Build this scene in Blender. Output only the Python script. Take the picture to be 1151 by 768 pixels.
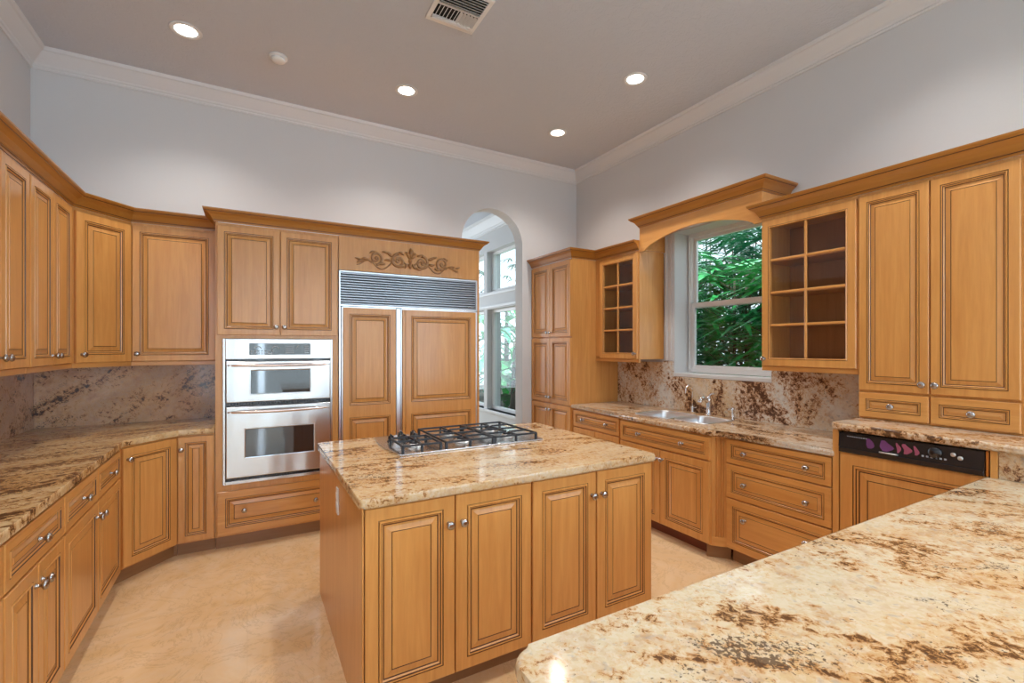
import bpy, bmesh, math, random
from math import sin, cos, pi, radians as rad, atan2, hypot
from mathutils import Vector, Matrix
random.seed(7)
S = bpy.context.scene
for o in list(bpy.data.objects): bpy.data.objects.remove(o)
COL = S.collection

# ------------------------------------------------------------------ camera, world, lights, exposure
YAW = math.degrees(math.atan((575.5-278)/524.4))
cd = bpy.data.cameras.new('camera'); cam = bpy.data.objects.new('camera', cd); COL.objects.link(cam)
cam.location = (0, 0, 1.5); cam.rotation_euler = (rad(90), 0, rad(-YAW))
cd.sensor_width = 36; cd.lens = 36*524.4/1151; cd.shift_y = 6.5/1151; cd.clip_start = .02; cd.clip_end = 200
S.camera = cam
S.view_settings.view_transform = 'Standard'; S.view_settings.look = 'None'
S.view_settings.gamma = 1; S.view_settings.use_curve_mapping = False
S.view_settings.exposure = 0.40
w = bpy.data.worlds.new('sky'); S.world = w; w.use_nodes = True
nt = w.node_tree; bgn = nt.nodes['Background']
sk = nt.nodes.new('ShaderNodeTexSky'); sk.sky_type = 'HOSEK_WILKIE'; sk.turbidity = 6; sk.ground_albedo = .4
sk.sun_direction = (-.3, -.55, .75)
hs = nt.nodes.new('ShaderNodeMixRGB'); hs.inputs[0].default_value = .72; hs.inputs[2].default_value = (.80, .88, .95, 1)
nt.links.new(sk.outputs[0], hs.inputs[1]); nt.links.new(hs.outputs[0], bgn.inputs[0]); bgn.inputs[1].default_value = 2.2

YF_ = 9.6
def area(name, loc, rot, sx, sy, power, col=(1, 1, 1)):
    l = bpy.data.lights.new(name, 'AREA'); l.shape = 'RECTANGLE'; l.size = sx; l.size_y = sy; l.energy = power; l.color = col
    o = bpy.data.objects.new(name, l); o.location = loc; o.rotation_euler = rot; COL.objects.link(o); return o
# daylight entering by the tall windows of the living side behind the camera, the kitchen window and the side room, plus an added far fill
area('daylight_rear_window', (.95, -4.85, 1.75), (rad(90), 0, pi), 3.9, 2.9, 365, (.64, .83, 1))
area('daylight_side_window', (3.4, -2.4, 1.75), (rad(90), 0, rad(90)), 2.9, 2.6, 100, (.64, .83, 1))
for nm, loc, sx, sy in (('sky_portal_kitchen', (3.84, 2.63, 1.92), .96, 1.36), ('sky_portal_side_room', (3.84, 7.2, 1.8), 3.5, 2.7)):
    o = area(nm, loc, (rad(90), 0, rad(90)), sx, sy, 1); o.data.cycles.is_portal = True
sun = bpy.data.lights.new('sun', 'SUN'); sun.energy = 2.6; sun.angle = rad(3); so = bpy.data.objects.new('sun', sun)
so.rotation_euler = (0, rad(-13), 0); COL.objects.link(so)
area('added_side_room_fill', (1.2, YF_-.06, 1.8), (rad(90), 0, 0), 3.2, 2.5, 75, (.80, .90, 1)).rotation_euler = (rad(-90), 0, 0)  # unseen fill lamp, added to brighten the side room
DOWN = 13

# ------------------------------------------------------------------ materials
MATS = {}
def newmat(name):
    m = bpy.data.materials.new(name); m.use_nodes = True; MATS[name] = m
    nt = m.node_tree; return m, nt, nt.nodes['Principled BSDF']
def nd(nt, t, **kw):
    n = nt.nodes.new(t)
    for k, v in kw.items():
        if k.startswith('i_'): n.inputs[k[2:].replace('_', ' ')].default_value = v
        else: setattr(n, k, v)
    return n
def L(nt, a, b): nt.links.new(a, b)
def ramp(nt, src, stops, interp='LINEAR'):
    r = nd(nt, 'ShaderNodeValToRGB'); r.color_ramp.interpolation = interp
    e = r.color_ramp.elements
    while len(e) < len(stops): e.new(.5)
    for k, (p, c) in zip(e, stops):
        k.position = p; k.color = c if len(c) == 4 else (*c, 1)
    L(nt, src, r.inputs[0]); return r.outputs[0]
def g(v): return (v, v, v, 1)
def mix(nt, fac, a, b, mode='MIX'):
    m = nd(nt, 'ShaderNodeMixRGB', blend_type=mode)
    for k, v in ((0, fac), (1, a), (2, b)):
        if isinstance(v, (int, float)): m.inputs[k].default_value = v
        elif isinstance(v, tuple): m.inputs[k].default_value = v if len(v) == 4 else (*v, 1)
        else: L(nt, v, m.inputs[k])
    return m.outputs[0]
def coords(nt, scale=(1, 1, 1), rot=(0, 0, 0), kind='Object'):
    t = nd(nt, 'ShaderNodeTexCoord'); mp = nd(nt, 'ShaderNodeMapping'); mp.inputs['Scale'].default_value = scale
    mp.inputs['Rotation'].default_value = rot
    L(nt, t.outputs[kind], mp.inputs[0]); return mp.outputs[0]
def noise(nt, vec, scale, detail=4, rough=.5, dist=0, w=None):
    n = nd(nt, 'ShaderNodeTexNoise'); n.inputs['Scale'].default_value = scale; n.inputs['Detail'].default_value = detail
    n.inputs['Roughness'].default_value = rough; n.inputs['Distortion'].default_value = dist
    if w is not None:
        n.noise_dimensions = '4D'; L(nt, w, n.inputs['W'])
    L(nt, vec, n.inputs['Vector']); return n.outputs['Fac']
def bump(nt, b, src, strength, dist=.002):
    n = nd(nt, 'ShaderNodeBump'); n.inputs['Strength'].default_value = strength; n.inputs['Distance'].default_value = dist
    L(nt, src, n.inputs['Height']); L(nt, n.outputs[0], b.inputs['Normal'])

def wood(name, axis, c1=(.62, .270, .066), c2=(.745, .370, .108), rough=.32):
    m, nt, b = newmat(name)
    oi = nd(nt, 'ShaderNodeObjectInfo'); mul = nd(nt, 'ShaderNodeMath', operation='MULTIPLY'); mul.inputs[1].default_value = 20
    L(nt, oi.outputs['Random'], mul.inputs[0])
    sc = {'z': (1, 1, .07), 'x': (.07, 1, 1), 'y': (1, .07, 1)}[axis]
    v = coords(nt, sc)
    n1 = noise(nt, v, 22, 5, .6, 1.2, mul.outputs[0])
    v2 = coords(nt, {'z': (1, 1, .35), 'x': (.35, 1, 1), 'y': (1, .35, 1)}[axis])
    n2 = noise(nt, v2, 4.2, 3, .55, .4, mul.outputs[0])
    n3 = noise(nt, v, 90, 3, .6, .3, mul.outputs[0])
    a = mix(nt, ramp(nt, n1, [(.3, g(0)), (.72, g(1))]), c1, c2)
    a = mix(nt, ramp(nt, n2, [(.52, g(0)), (.78, g(.22))]), a, tuple(x*y for x, y in zip(c1, (.72, .6, .5))))
    a = mix(nt, ramp(nt, n3, [(.35, g(.08)), (.6, g(0))]), a, (.27, .09, .025))
    L(nt, a, b.inputs['Base Color']); b.inputs['Roughness'].default_value = rough
    b.inputs['Coat Weight'].default_value = .35; b.inputs['Coat Roughness'].default_value = .16
    bump(nt, b, n1, .05, .001)
    return m
M_WZ = wood('maple_upright', 'z'); M_WX = wood('maple_level', 'x')
M_WXW = wood('crown_maple_x', 'x', (.39, .15, .02), (.49, .205, .034))
M_WYW = wood('crown_maple_y', 'y', (.39, .15, .02), (.49, .205, .034))
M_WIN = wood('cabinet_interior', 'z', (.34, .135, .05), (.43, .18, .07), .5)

def plain(name, col, rough=.5, metal=0, spec=.5, coat=0, bmp=None):
    m, nt, b = newmat(name)
    b.inputs['Base Color'].default_value = (*col, 1); b.inputs['Roughness'].default_value = rough
    b.inputs['Metallic'].default_value = metal; b.inputs['Specular IOR Level'].default_value = spec
    b.inputs['Coat Weight'].default_value = coat
    if bmp:
        n = noise(nt, coords(nt), bmp[0], 4, .6, .4); bump(nt, b, n, bmp[1], .004)
    return m
M_GLZ = plain('dark_glaze', (.10, .036, .010), .4)
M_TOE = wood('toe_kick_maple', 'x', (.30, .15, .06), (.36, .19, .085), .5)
M_WALL = plain('painted_wall', (.605, .605, .61), .7, bmp=(60, .12))
M_TRIM = plain('white_trim', (.66, .665, .675), .42)
M_WINF = plain('window_white', (.80, .80, .80), .35)
M_BLACK = plain('black_enamel', (.012, .012, .015), .22, coat=.4)
M_IRON = plain('cast_iron', (.02, .022, .028), .45)
M_NICK = plain('brushed_nickel', (.44, .41, .39), .25, 1)
M_CHROME = plain('chrome', (.78, .78, .79), .09, 1)
M_ALU = plain('brushed_aluminium', (.72, .73, .75), .3, 1)
M_COPPER = plain('handle_steel', (.72, .60, .54), .22, 1)
M_PLAST = plain('white_plastic', (.78, .77, .75), .4)
M_GREYP = plain('grey_print', (.42, .44, .47), .4)
M_DGLASS = plain('dark_oven_glass', (.02, .022, .027), .05, 0, .8, coat=1)
M_DUCTSHADE = plain('duct_shade_black', (.02, .02, .02), .9)

def ceiling_mat():
    m, nt, b = newmat('textured_ceiling')
    v = coords(nt); b.inputs['Base Color'].default_value = (.55, .585, .65, 1); b.inputs['Roughness'].default_value = .75
    n = noise(nt, v, 13, 6, .62, 1.6); r = ramp(nt, n, [(.46, g(0)), (.54, g(1))])
    bump(nt, b, r, .35, .006); return m
M_CEIL = ceiling_mat()

def steel():
    m, nt, b = newmat('brushed_stainless')
    b.inputs['Base Color'].default_value = (.60, .59, .58, 1); b.inputs['Metallic'].default_value = 1
    b.inputs['Roughness'].default_value = .25
    n2 = noise(nt, coords(nt, (1, 1, .25)), 5, 1, .4)
    bump(nt, b, n2, .5, .03)
    b.inputs['Anisotropic'].default_value = .4
    return m
M_STEEL = steel()

def granite(name, base1, base2, rust, dark, rot, stretch, seed, blot=.56, grey=.25, crys=.30, fsc=36):
    m, nt, b = newmat(name)
    t = nd(nt, 'ShaderNodeTexCoord'); mp = nd(nt, 'ShaderNodeMapping'); mp.inputs['Location'].default_value = (seed, seed*.7, seed*.3)
    mp.inputs['Rotation'].default_value = rot; L(nt, t.outputs['Object'], mp.inputs[0])
    st = nd(nt, 'ShaderNodeMapping'); st.inputs['Scale'].default_value = stretch; L(nt, mp.outputs[0], st.inputs[0])
    V = mp.outputs[0]; W = st.outputs[0]
    big = noise(nt, W, 2.4, 4, .55, .8)
    col = mix(nt, ramp(nt, big, [(.38, g(0)), (.62, g(1))]), base1, base2)
    tint = noise(nt, V, 17, 4, .6, .3)
    col = mix(nt, ramp(nt, tint, [(.5, g(0)), (.72, g(.6))]), col, rust)
    # pale feldspar crystals
    vo = nd(nt, 'ShaderNodeTexVoronoi'); vo.inputs['Scale'].default_value = 95; L(nt, V, vo.inputs['Vector'])
    cr = ramp(nt, vo.outputs['Color'], [(.15, g(0)), (.95, g(crys))])
    col = mix(nt, cr, col, (.80, .76, .68, 1))
    gr = noise(nt, V, 38, 3, .6, .2)
    col = mix(nt, ramp(nt, gr, [(.58, g(0)), (.68, g(grey))]), col, (.30, .30, .31, 1))
    # flowing brown blotches broken up into crystals
    flow = noise(nt, W, 3.0, 5, .6, 1.1); fine = noise(nt, V, fsc, 8, .76, .5)
    add = nd(nt, 'ShaderNodeMath', operation='MULTIPLY_ADD'); add.inputs[1].default_value = 1.1; L(nt, fine, add.inputs[0]); L(nt, flow, add.inputs[2])
    hf = nd(nt, 'ShaderNodeMath', operation='MULTIPLY'); hf.inputs[1].default_value = .5; L(nt, add.outputs[0], hf.inputs[0]); add = hf
    col = mix(nt, ramp(nt, add.outputs[0], [((blot+.50)/2, g(0)), ((blot+.62)/2, g(.55))]), col, (.60, .33, .12, 1))
    col = mix(nt, ramp(nt, add.outputs[0], [((blot+.605)/2, g(0)), ((blot+.66)/2, g(.85))]), col, rust)
    col = mix(nt, ramp(nt, add.outputs[0], [((blot+.665)/2, g(0)), ((blot+.72)/2, g(.95))]), col, dark)
    sp = noise(nt, V, 110, 3, .65, .4); sm = noise(nt, W, 5.5, 4, .6, .6)
    a2 = nd(nt, 'ShaderNodeMath', operation='MULTIPLY_ADD'); a2.inputs[1].default_value = .8; L(nt, sp, a2.inputs[0]); L(nt, sm, a2.inputs[2])
    h2 = nd(nt, 'ShaderNodeMath', operation='MULTIPLY'); h2.inputs[1].default_value = .5; L(nt, a2.outputs[0], h2.inputs[0]); a2 = h2
    col = mix(nt, ramp(nt, a2.outputs[0], [(.535, g(0)), (.553, g(.85))]), col, (.09, .055, .035, 1))
    L(nt, col, b.inputs['Base Color']); b.inputs['Roughness'].default_value = .10; b.inputs['Specular IOR Level'].default_value = .45; b.inputs['Coat Weight'].default_value = 0
    b.inputs['Coat Roughness'].default_value = .03
    return m
CR = (.66, .49, .28, 1); TN = (.60, .38, .16, 1); RU = (.42, .19, .06, 1); DK = (.10, .045, .02, 1)
M_GPEN = granite('granite_peninsula', (.64, .54, .36, 1), (.62, .43, .22, 1), RU, DK, (0, 0, rad(38)), (.6, 1.4, 1), 3.1, .50, .4, .30, 42)
M_GISL = granite('granite_island', CR, TN, RU, DK, (0, 0, rad(4)), (.5, 1.9, 1), 11.3, .49, .3)
M_GLEFT = granite('granite_left', (.60, .36, .13, 1), (.72, .52, .27, 1), (.36, .17, .06, 1), DK, (0, 0, rad(-24)), (.35, 2.1, 1), 7.7, .46, .15, .15)
M_GRGT = granite('granite_right', (.66, .55, .42, 1), (.58, .40, .24, 1), RU, DK, (0, 0, rad(80)), (.6, 1.5, 1), 15.2, .49, .4)
M_GBR = granite('granite_splash_right', (.68, .67, .63, 1), (.62, .46, .29, 1), (.34, .15, .07, 1), (.085, .04, .025, 1), (rad(30), 0, 0), (1, 1, .8), 21.2, .475, .6)
M_GBL = granite('granite_splash_left', (.66, .38, .21, 1), (.50, .29, .16, 1), (.36, .15, .07, 1), (.06, .035, .03, 1), (0, rad(35), 0), (.7, 1, 1.8), 29.6, .50, .15, .10)

def floor_mat():
    m, nt, b = newmat('polished_marble_floor')
    v = coords(nt, (1, 1, 1), (0, 0, rad(25)))
    n = noise(nt, v, 1.6, 7, .6, 1.5); n2 = noise(nt, v, 7, 6, .65, 1.0); n3 = noise(nt, v, 2.6, 8, .7, 2.5)
    c = mix(nt, ramp(nt, n, [(.35, g(0)), (.65, g(1))]), (.76, .49, .235), (.86, .63, .38))
    c = mix(nt, ramp(nt, n2, [(.45, g(0)), (.8, g(.5))]), c, (.78, .62, .44))
    c = mix(nt, ramp(nt, n3, [(.485, g(0)), (.505, g(.35)), (.525, g(0))]), c, (.44, .25, .12))
    br = nd(nt, 'ShaderNodeTexBrick'); br.offset = 0; br.inputs['Scale'].default_value = 1; br.inputs['Brick Width'].default_value = .61
    br.inputs['Row Height'].default_value = .61; br.inputs['Mortar Size'].default_value = .0016
    L(nt, coords(nt), br.inputs['Vector'])
    c = mix(nt, ramp(nt, br.outputs['Fac'], [(.4, g(0)), (.6, g(.12))]), c, (.45, .30, .17))
    L(nt, c, b.inputs['Base Color']); b.inputs['Roughness'].default_value = .09; b.inputs['Coat Weight'].default_value = .2
    return m
M_FLOOR = floor_mat()

def glass_mat(name, refl=.10, tint=(1, 1, 1)):
    m, nt, b = newmat(name)
    for n in list(nt.nodes):
        if n.type != 'OUTPUT_MATERIAL': nt.nodes.remove(n)
    out = nt.nodes[0]
    tr = nd(nt, 'ShaderNodeBsdfTransparent'); tr.inputs[0].default_value = (*tint, 1)
    gl = nd(nt, 'ShaderNodeBsdfGlossy'); gl.inputs['Roughness'].default_value = .02
    lw = nd(nt, 'ShaderNodeLayerWeight'); lw.inputs[0].default_value = .5
    pw = nd(nt, 'ShaderNodeMath', operation='POWER'); pw.inputs[1].default_value = 4; L(nt, lw.outputs['Facing'], pw.inputs[0])
    ml = nd(nt, 'ShaderNodeMath', operation='MULTIPLY_ADD'); ml.inputs[1].default_value = .35; ml.inputs[2].default_value = refl; L(nt, pw.outputs[0], ml.inputs[0])
    mx = nd(nt, 'ShaderNodeMixShader'); L(nt, ml.outputs[0], mx.inputs[0]); L(nt, tr.outputs[0], mx.inputs[1]); L(nt, gl.outputs[0], mx.inputs[2])
    L(nt, mx.outputs[0], out.inputs[0]); return m
M_GLASS = glass_mat('clear_glass', .035)
M_GLASSD = glass_mat('window_glass', .02, (.93, .97, .97))
def emit(name, col, s):
    m, nt, b = newmat(name); b.inputs['Emission Color'].default_value = (*col, 1); b.inputs['Emission Strength'].default_value = s
    b.inputs['Base Color'].default_value = (*col, 1); return m
M_LAMP = emit('lit_bulb', (1, .93, .84), 9)
def leafmat(name, c1, c2):
    m, nt, b = newmat(name)
    n = noise(nt, coords(nt), 2.3, 3, .6, .5); n2 = noise(nt, coords(nt), 12, 2, .5)
    c = mix(nt, ramp(nt, n, [(.4, g(0)), (.6, g(1))]), c1, c2)
    c = mix(nt, ramp(nt, n2, [(.56, g(0)), (.63, g(.55))]), c, (.60, .72, .66))
    L(nt, c, b.inputs['Base Color']); b.inputs['Roughness'].default_value = .3
    b.inputs['Subsurface Weight'].default_value = 0; return m
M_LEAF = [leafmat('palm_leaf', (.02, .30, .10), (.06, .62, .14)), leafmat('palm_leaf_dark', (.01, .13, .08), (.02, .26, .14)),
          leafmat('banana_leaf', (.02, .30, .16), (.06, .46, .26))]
M_STEM = plain('palm_stem', (.16, .13, .10), .8)
M_GROUND = plain('garden_soil', (.05, .05, .035), .9, bmp=(8, .6))

# ------------------------------------------------------------------ mesh helpers
class MB:
    def __init__(s): s.bm = bmesh.new(); s.mats = []
    def mi(s, m):
        if m not in s.mats: s.mats.append(m)
        return s.mats.index(m)
    def quad(s, pts, m, smooth=False):
        f = s.bm.faces.new([s.bm.verts.new(p) for p in pts]); f.material_index = s.mi(m); f.smooth = smooth; return f
    def box(s, a, b, m, bev=0, seg=2):
        x0, y0, z0 = a; x1, y1, z1 = b
        vs = [s.bm.verts.new((x, y, z)) for x in (x0, x1) for y in (y0, y1) for z in (z0, z1)]
        fs = [s.bm.faces.new([vs[i] for i in q]) for q in ((0, 1, 3, 2), (4, 6, 7, 5), (0, 4, 5, 1), (2, 3, 7, 6), (0, 2, 6, 4), (1, 5, 7, 3))]
        k = s.mi(m)
        for f in fs: f.material_index = k
        if bev:
            es = list({e for f in fs for e in f.edges})
            r = bmesh.ops.bevel(s.bm, geom=es, offset=bev, segments=seg, affect='EDGES', profile=.5)
            for f in r['faces']: f.material_index = k
        return s
    def prism(s, poly, lo, hi, m, axis='z', bev=0, seg=3, bev_faces=None):
        def P(p, h): return {'z': (p[0], p[1], h), 'y': (p[0], h, p[1]), 'x': (h, p[0], p[1])}[axis]
        k = s.mi(m); A = [s.bm.verts.new(P(p, lo)) for p in poly]; B = [s.bm.verts.new(P(p, hi)) for p in poly]
        fa = s.bm.faces.new(A[::-1]); fb = s.bm.faces.new(B); fs = [fa, fb]
        for i in range(len(poly)):
            j = (i+1) % len(poly); fs.append(s.bm.faces.new((A[i], A[j], B[j], B[i])))
        for f in fs: f.material_index = k
        if bev:
            es = list(set(fa.edges) | set(fb.edges))
            r = bmesh.ops.bevel(s.bm, geom=es, offset=bev, segments=seg, affect='EDGES', profile=.5)
            for f in r['faces']: f.material_index = k; f.smooth = True
        return s
    def rings(s, x0, x1, z0, z1, prof, cap, y=0.0, hole=False):
        """nested rectangles: prof = [(inset, depth towards -y, material of the band before)]"""
        prev = None
        for ins, d, m in prof:
            cur = [s.bm.verts.new(p) for p in ((x0+ins, y-d, z0+ins), (x1-ins, y-d, z0+ins), (x1-ins, y-d, z1-ins), (x0+ins, y-d, z1-ins))]
            if prev:
                for i in range(4):
                    f = s.bm.faces.new((prev[i], prev[(i+1) % 4], cur[(i+1) % 4], cur[i])); f.material_index = s.mi(m)
            else: first = cur
            prev = cur
        if hole:
            for i in range(4):
                f = s.bm.faces.new((prev[i], prev[(i+1) % 4], first[(i+1) % 4], first[i])); f.material_index = s.mi(cap)
        else:
            f = s.bm.faces.new(prev); f.material_index = s.mi(cap)
            f = s.bm.faces.new(first[::-1]); f.material_index = s.mi(cap)
        return s
    def lathe(s, prof, m, seg=20, M=None, smooth=True):
        k = s.mi(m); R = []
        for r, z in prof:
            R.append([s.bm.verts.new((r*cos(2*pi*i/seg), r*sin(2*pi*i/seg), z)) for i in range(seg)] if r > 1e-6 else [s.bm.verts.new((0, 0, z))])
        nv = [v for q in R for v in q]
        for a, b in zip(R, R[1:]):
            for i in range(seg):
                j = (i+1) % seg
                vs = [a[i % len(a)], a[j % len(a)], b[j % len(b)], b[i % len(b)]]
                vs = list(dict.fromkeys(vs))
                if len(vs) > 2: f = s.bm.faces.new(vs); f.material_index = k; f.smooth = smooth
        for q, rev in ((R[0], True), (R[-1], False)):
            if len(q) > 1: f = s.bm.faces.new(q[::-1] if rev else q); f.material_index = k
        if M is not None: bmesh.ops.transform(s.bm, matrix=M, verts=nv)
        return s
    def tube(s, pts, r, m, seg=10, cap=True):
        pts = [Vector(p) for p in pts]; n = len(pts); rs = r if isinstance(r, (list, tuple)) else [r]*n; k = s.mi(m)
        rings = []; up = None
        for i, p in enumerate(pts):
            t = (pts[min(i+1, n-1)]-pts[max(i-1, 0)]).normalized()
            if up is None: up = t.orthogonal().normalized()
            up = (up - t*up.dot(t)); up = up.normalized() if up.length > 1e-6 else t.orthogonal().normalized()
            v = t.cross(up)
            rings.append([s.bm.verts.new(p+(up*cos(2*pi*a/seg)+v*sin(2*pi*a/seg))*rs[i]) for a in range(seg)])
        for a, b in zip(rings, rings[1:]):
            for i in range(seg):
                j = (i+1) % seg; f = s.bm.faces.new((a[i], a[j], b[j], b[i])); f.material_index = k; f.smooth = True
        if cap:
            for q in (rings[0][::-1], rings[-1]): f = s.bm.faces.new(q); f.material_index = k
        return s
    def sweep(s, path, prof, m, side=1, closed=False, mats=None, caps=True, zb=0.0, face_m=None):
        """prof = [(out, z)], path 2D; out is to the left of travel when side=1; mitred corners"""
        n = len(path); P = [Vector(p) for p in path]; rows = []
        def nrm(a, b): d = (b-a).normalized(); return Vector((-d.y, d.x))*side
        for i in range(n):
            if closed or 0 < i < n-1: n1 = nrm(P[i-1], P[i]); n2 = nrm(P[i], P[(i+1) % n])
            elif i == 0: n1 = n2 = nrm(P[0], P[1])
            else: n1 = n2 = nrm(P[-2], P[-1])
            mt = (n1+n2).normalized(); sc = 1/max(.2, mt.dot(n1))
            rows.append([s.bm.verts.new((P[i].x+mt.x*sc*o, P[i].y+mt.y*sc*o, zb+z)) for o, z in prof])
        cnt = n if closed else n-1
        for i in range(cnt):
            a = rows[i]; b = rows[(i+1) % n]
            mm = m
            if face_m: mm = face_m(P[i], P[(i+1) % n])
            for j in range(len(prof)-1):
                f = s.bm.faces.new((a[j], b[j], b[j+1], a[j+1])); q = mats[j] if mats and mats[j] else mm; f.material_index = s.mi(q)
        if caps and not closed:
            for r in (rows[0], rows[-1]): f = s.bm.faces.new(r); f.material_index = s.mi(face_m(P[0], P[1]) if face_m else m)
        return s
    def obj(s, name, parent=None, loc=(0, 0, 0), rot=(0, 0, 0), label=None, smooth=False):
        bmesh.ops.recalc_face_normals(s.bm, faces=s.bm.faces[:])
        me = bpy.data.meshes.new(name); s.bm.to_mesh(me); s.bm.free()
        for m in s.mats: me.materials.append(m)
        o = bpy.data.objects.new(name, me); COL.objects.link(o); o.location = loc; o.rotation_euler = rot
        if parent: o.parent = parent
        if label: o['label'] = label
        if smooth:
            for p in me.polygons: p.use_smooth = True
        return o

def thing(name, label, cat, loc=(0, 0, 0), rotz=0, group=None):
    o = bpy.data.objects.new(name, None); o.empty_display_size = .1; COL.objects.link(o); o.location = loc; o.rotation_euler = (0, 0, rotz)
    return tag(o, label, cat, group)
def tag(o, label, cat, group=None):
    o['label'] = label; o['category'] = cat
    if group: o['group'] = group
    return o
def struct(o): o['kind'] = 'structure'; return o
def cut(o, cutter):
    """subtract cutter (MB) from mesh object o"""
    c = cutter.obj('cutter'); md = o.modifiers.new('b', 'BOOLEAN'); md.operation = 'DIFFERENCE'; md.object = c; md.solver = 'EXACT'
    dg = bpy.context.evaluated_depsgraph_get(); dg.update()
    me = bpy.data.meshes.new_from_object(o.evaluated_get(dg)); old = o.data; o.modifiers.clear(); o.data = me
    bpy.data.meshes.remove(old); cm = c.data; bpy.data.objects.remove(c); bpy.data.meshes.remove(cm)
def box_obj(name, a, b, m, parent=None, bev=0, **k): return MB().box(a, b, m, bev).obj(name, parent, **k)

# ------------------------------------------------------------------ room shell
WA, WB, WC, ZC, YR = 4.64, 3.55, -1.36, 3.65, -5.0
YF = 9.6                                   # far end of the side room beyond the arch
T = .16
struct(box_obj('floor', (WC-.2, YR-.2, -.1), (WB+.3, YF+.2, 0), M_FLOOR))
struct(box_obj('ceiling', (WC-.2, YR-.2, ZC), (WB+.3, YF+.2, ZC+.1), M_CEIL))
# back wall with the arched opening
wb = MB().box((WC-.2, WA, 0), (WB+.02, WA+T, ZC), M_WALL).obj('wall_back'); struct(wb)
arch = [(2.01, -.1), (2.77, -.1), (2.77, 2.67)]
arch += [(2.39+.38*cos(a), 2.67+.38*sin(a)) for a in [pi*i/24 for i in range(1, 24)]] + [(2.01, 2.67)]
cut(wb, MB().prism(arch, WA-.1, WA+T+.1, M_WALL, 'y'))
struct(box_obj('wall_left', (WC-.2, YR-.2, 0), (WC, YF+.2, ZC), M_WALL))
wf = struct(box_obj('wall_far', (WC, YF, 0), (WB+.3, YF+.2, ZC), M_WALL)); cut(wf, MB().box((-.4, YF-.1, .55), (2.8, YF+.3, 3.05), M_WALL))  # far opening added to let light into the side room
wr = MB().box((WB, YR-.2, 0), (WB+.26, YF+.2, ZC), M_WALL).obj('wall_right'); struct(wr)
KW = (2.15, 3.11, 1.236, 2.60)             # kitchen window opening y0 y1 z0 z1
SW = [(5.45, 7.12), (7.24, 8.9)]           # side-room windows
cut(wr, MB().box((WB-.1, KW[0], KW[2]), (WB+.4, KW[1], KW[3]), M_WALL))
for a, b in SW:
    for z0, z1 in ((.45, 2.14), (2.43, 3.12)): cut(wr, MB().box((WB-.1, a, z0), (WB+.4, b, z1), M_WALL))
cut(wr, MB().box((WB-.1, -3.85, .3), (WB+.4, -.95, 3.1), M_WALL))
wq = MB().box((WC-.2, YR-.2, 0), (WB+.3, YR, ZC), M_WALL).obj('wall_rear'); struct(wq)
cut(wq, MB().box((-1.0, YR-.4, .25), (2.9, YR+.2, 3.2), M_WALL))

# ceiling crown moulding: one run around the kitchen walls
CP = [(0, 0), (.012, 0), (.016, .012), (.012, .020), (.020, .028), (.024, .040), (.034, .050), (.060, .078), (.078, .100), (.084, .108), (.096, .112), (.100, .122), (.104, .135), (0, .135)]
struct(MB().sweep([(WC, YR), (WC, WA), (WB, WA), (WB, YR)], CP, M_TRIM, side=-1, zb=ZC-.135).obj('trim_1'))
struct(MB().sweep([(WC, WA+T), (WB, WA+T), (WB, YF), (WC, YF)], [(o*1.3, z*1.6) for o, z in CP], M_TRIM, side=1, closed=True, zb=ZC-.216).obj('trim_2'))
struct(MB().sweep([(2.79, WA), (2.885, WA)], [(0, 0), (.014, 0), (.014, .11), (.006, .13), (0, .13)], M_TRIM, side=-1).obj('baseboard_back'))
struct(MB().sweep([(WB, WA+T), (WB, YF)], [(0, 0), (.014, 0), (.014, .11), (.006, .13), (0, .13)], M_TRIM, side=1).obj('baseboard_right'))

# ------------------------------------------------------------------ windows
def window_x(name, y0, y1, z0, z1, x, rails=(), fr=.05, sash=None):
    """window in a wall of constant x, seen from -x"""
    t = MB()
    for a, b in (((x, y0, z0), (x+.07, y0+fr, z1)), ((x, y1-fr, z0), (x+.07, y1, z1)), ((x, y0+fr, z0), (x+.07, y1-fr, z0+fr)), ((x, y0+fr, z1-fr), (x+.07, y1-fr, z1))):
        t.box(a, b, M_WINF, .003)
    t.box((x-.012, y0+fr*.4, z0+fr*.7), (x, y0+fr*.8, z1-fr*.7), M_WINF, .002); t.box((x-.012, y1-fr*.8, z0+fr*.7), (x, y1-fr*.4, z1-fr*.7), M_WINF, .002)
    f = struct(t.obj(name))
    if sash:
        zm = sash
        u = MB(); xs = x+.035
        for a, b in (((xs, y0+fr, zm-.005), (xs+.03, y0+fr+.03, z1-fr)), ((xs, y1-fr-.03, zm-.005), (xs+.03, y1-fr, z1-fr)), ((xs, y0+fr+.03, z1-fr-.03), (xs+.03, y1-fr-.03, z1-fr)), ((xs, y0+fr+.03, zm-.005), (xs+.03, y1-fr-.03, zm+.035))): u.box(a, b, M_WINF, .002)
        o = u.obj('upper_sash', f); MB().box((xs+.012, y0+fr+.03, zm+.03), (xs+.016, y1-fr-.03, z1-fr-.03), M_GLASSD).obj('pane', o)
        u = MB(); xs = x+.004
        for a, b in (((xs, y0+fr, z0+fr), (xs+.03, y0+fr+.035, zm+.04)), ((xs, y1-fr-.035, z0+fr), (xs+.03, y1-fr, zm+.04)), ((xs, y0+fr+.035, z0+fr), (xs+.03, y1-fr-.035, z0+fr+.03)), ((xs-.01, y0+fr+.01, zm), (xs+.03, y1-fr-.01, zm+.045))): u.box(a, b, M_WINF, .003)
        o = u.obj('lower_sash', f); MB().box((xs+.012, y0+fr+.035, z0+fr+.03), (xs+.016, y1-fr-.035, zm), M_GLASSD).obj('pane', o)
    else:
        MB().box((x+.03, y0+fr, z0+fr), (x+.036, y1-fr, z1-fr), M_GLASSD).obj('pane', f)
    return f
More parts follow.
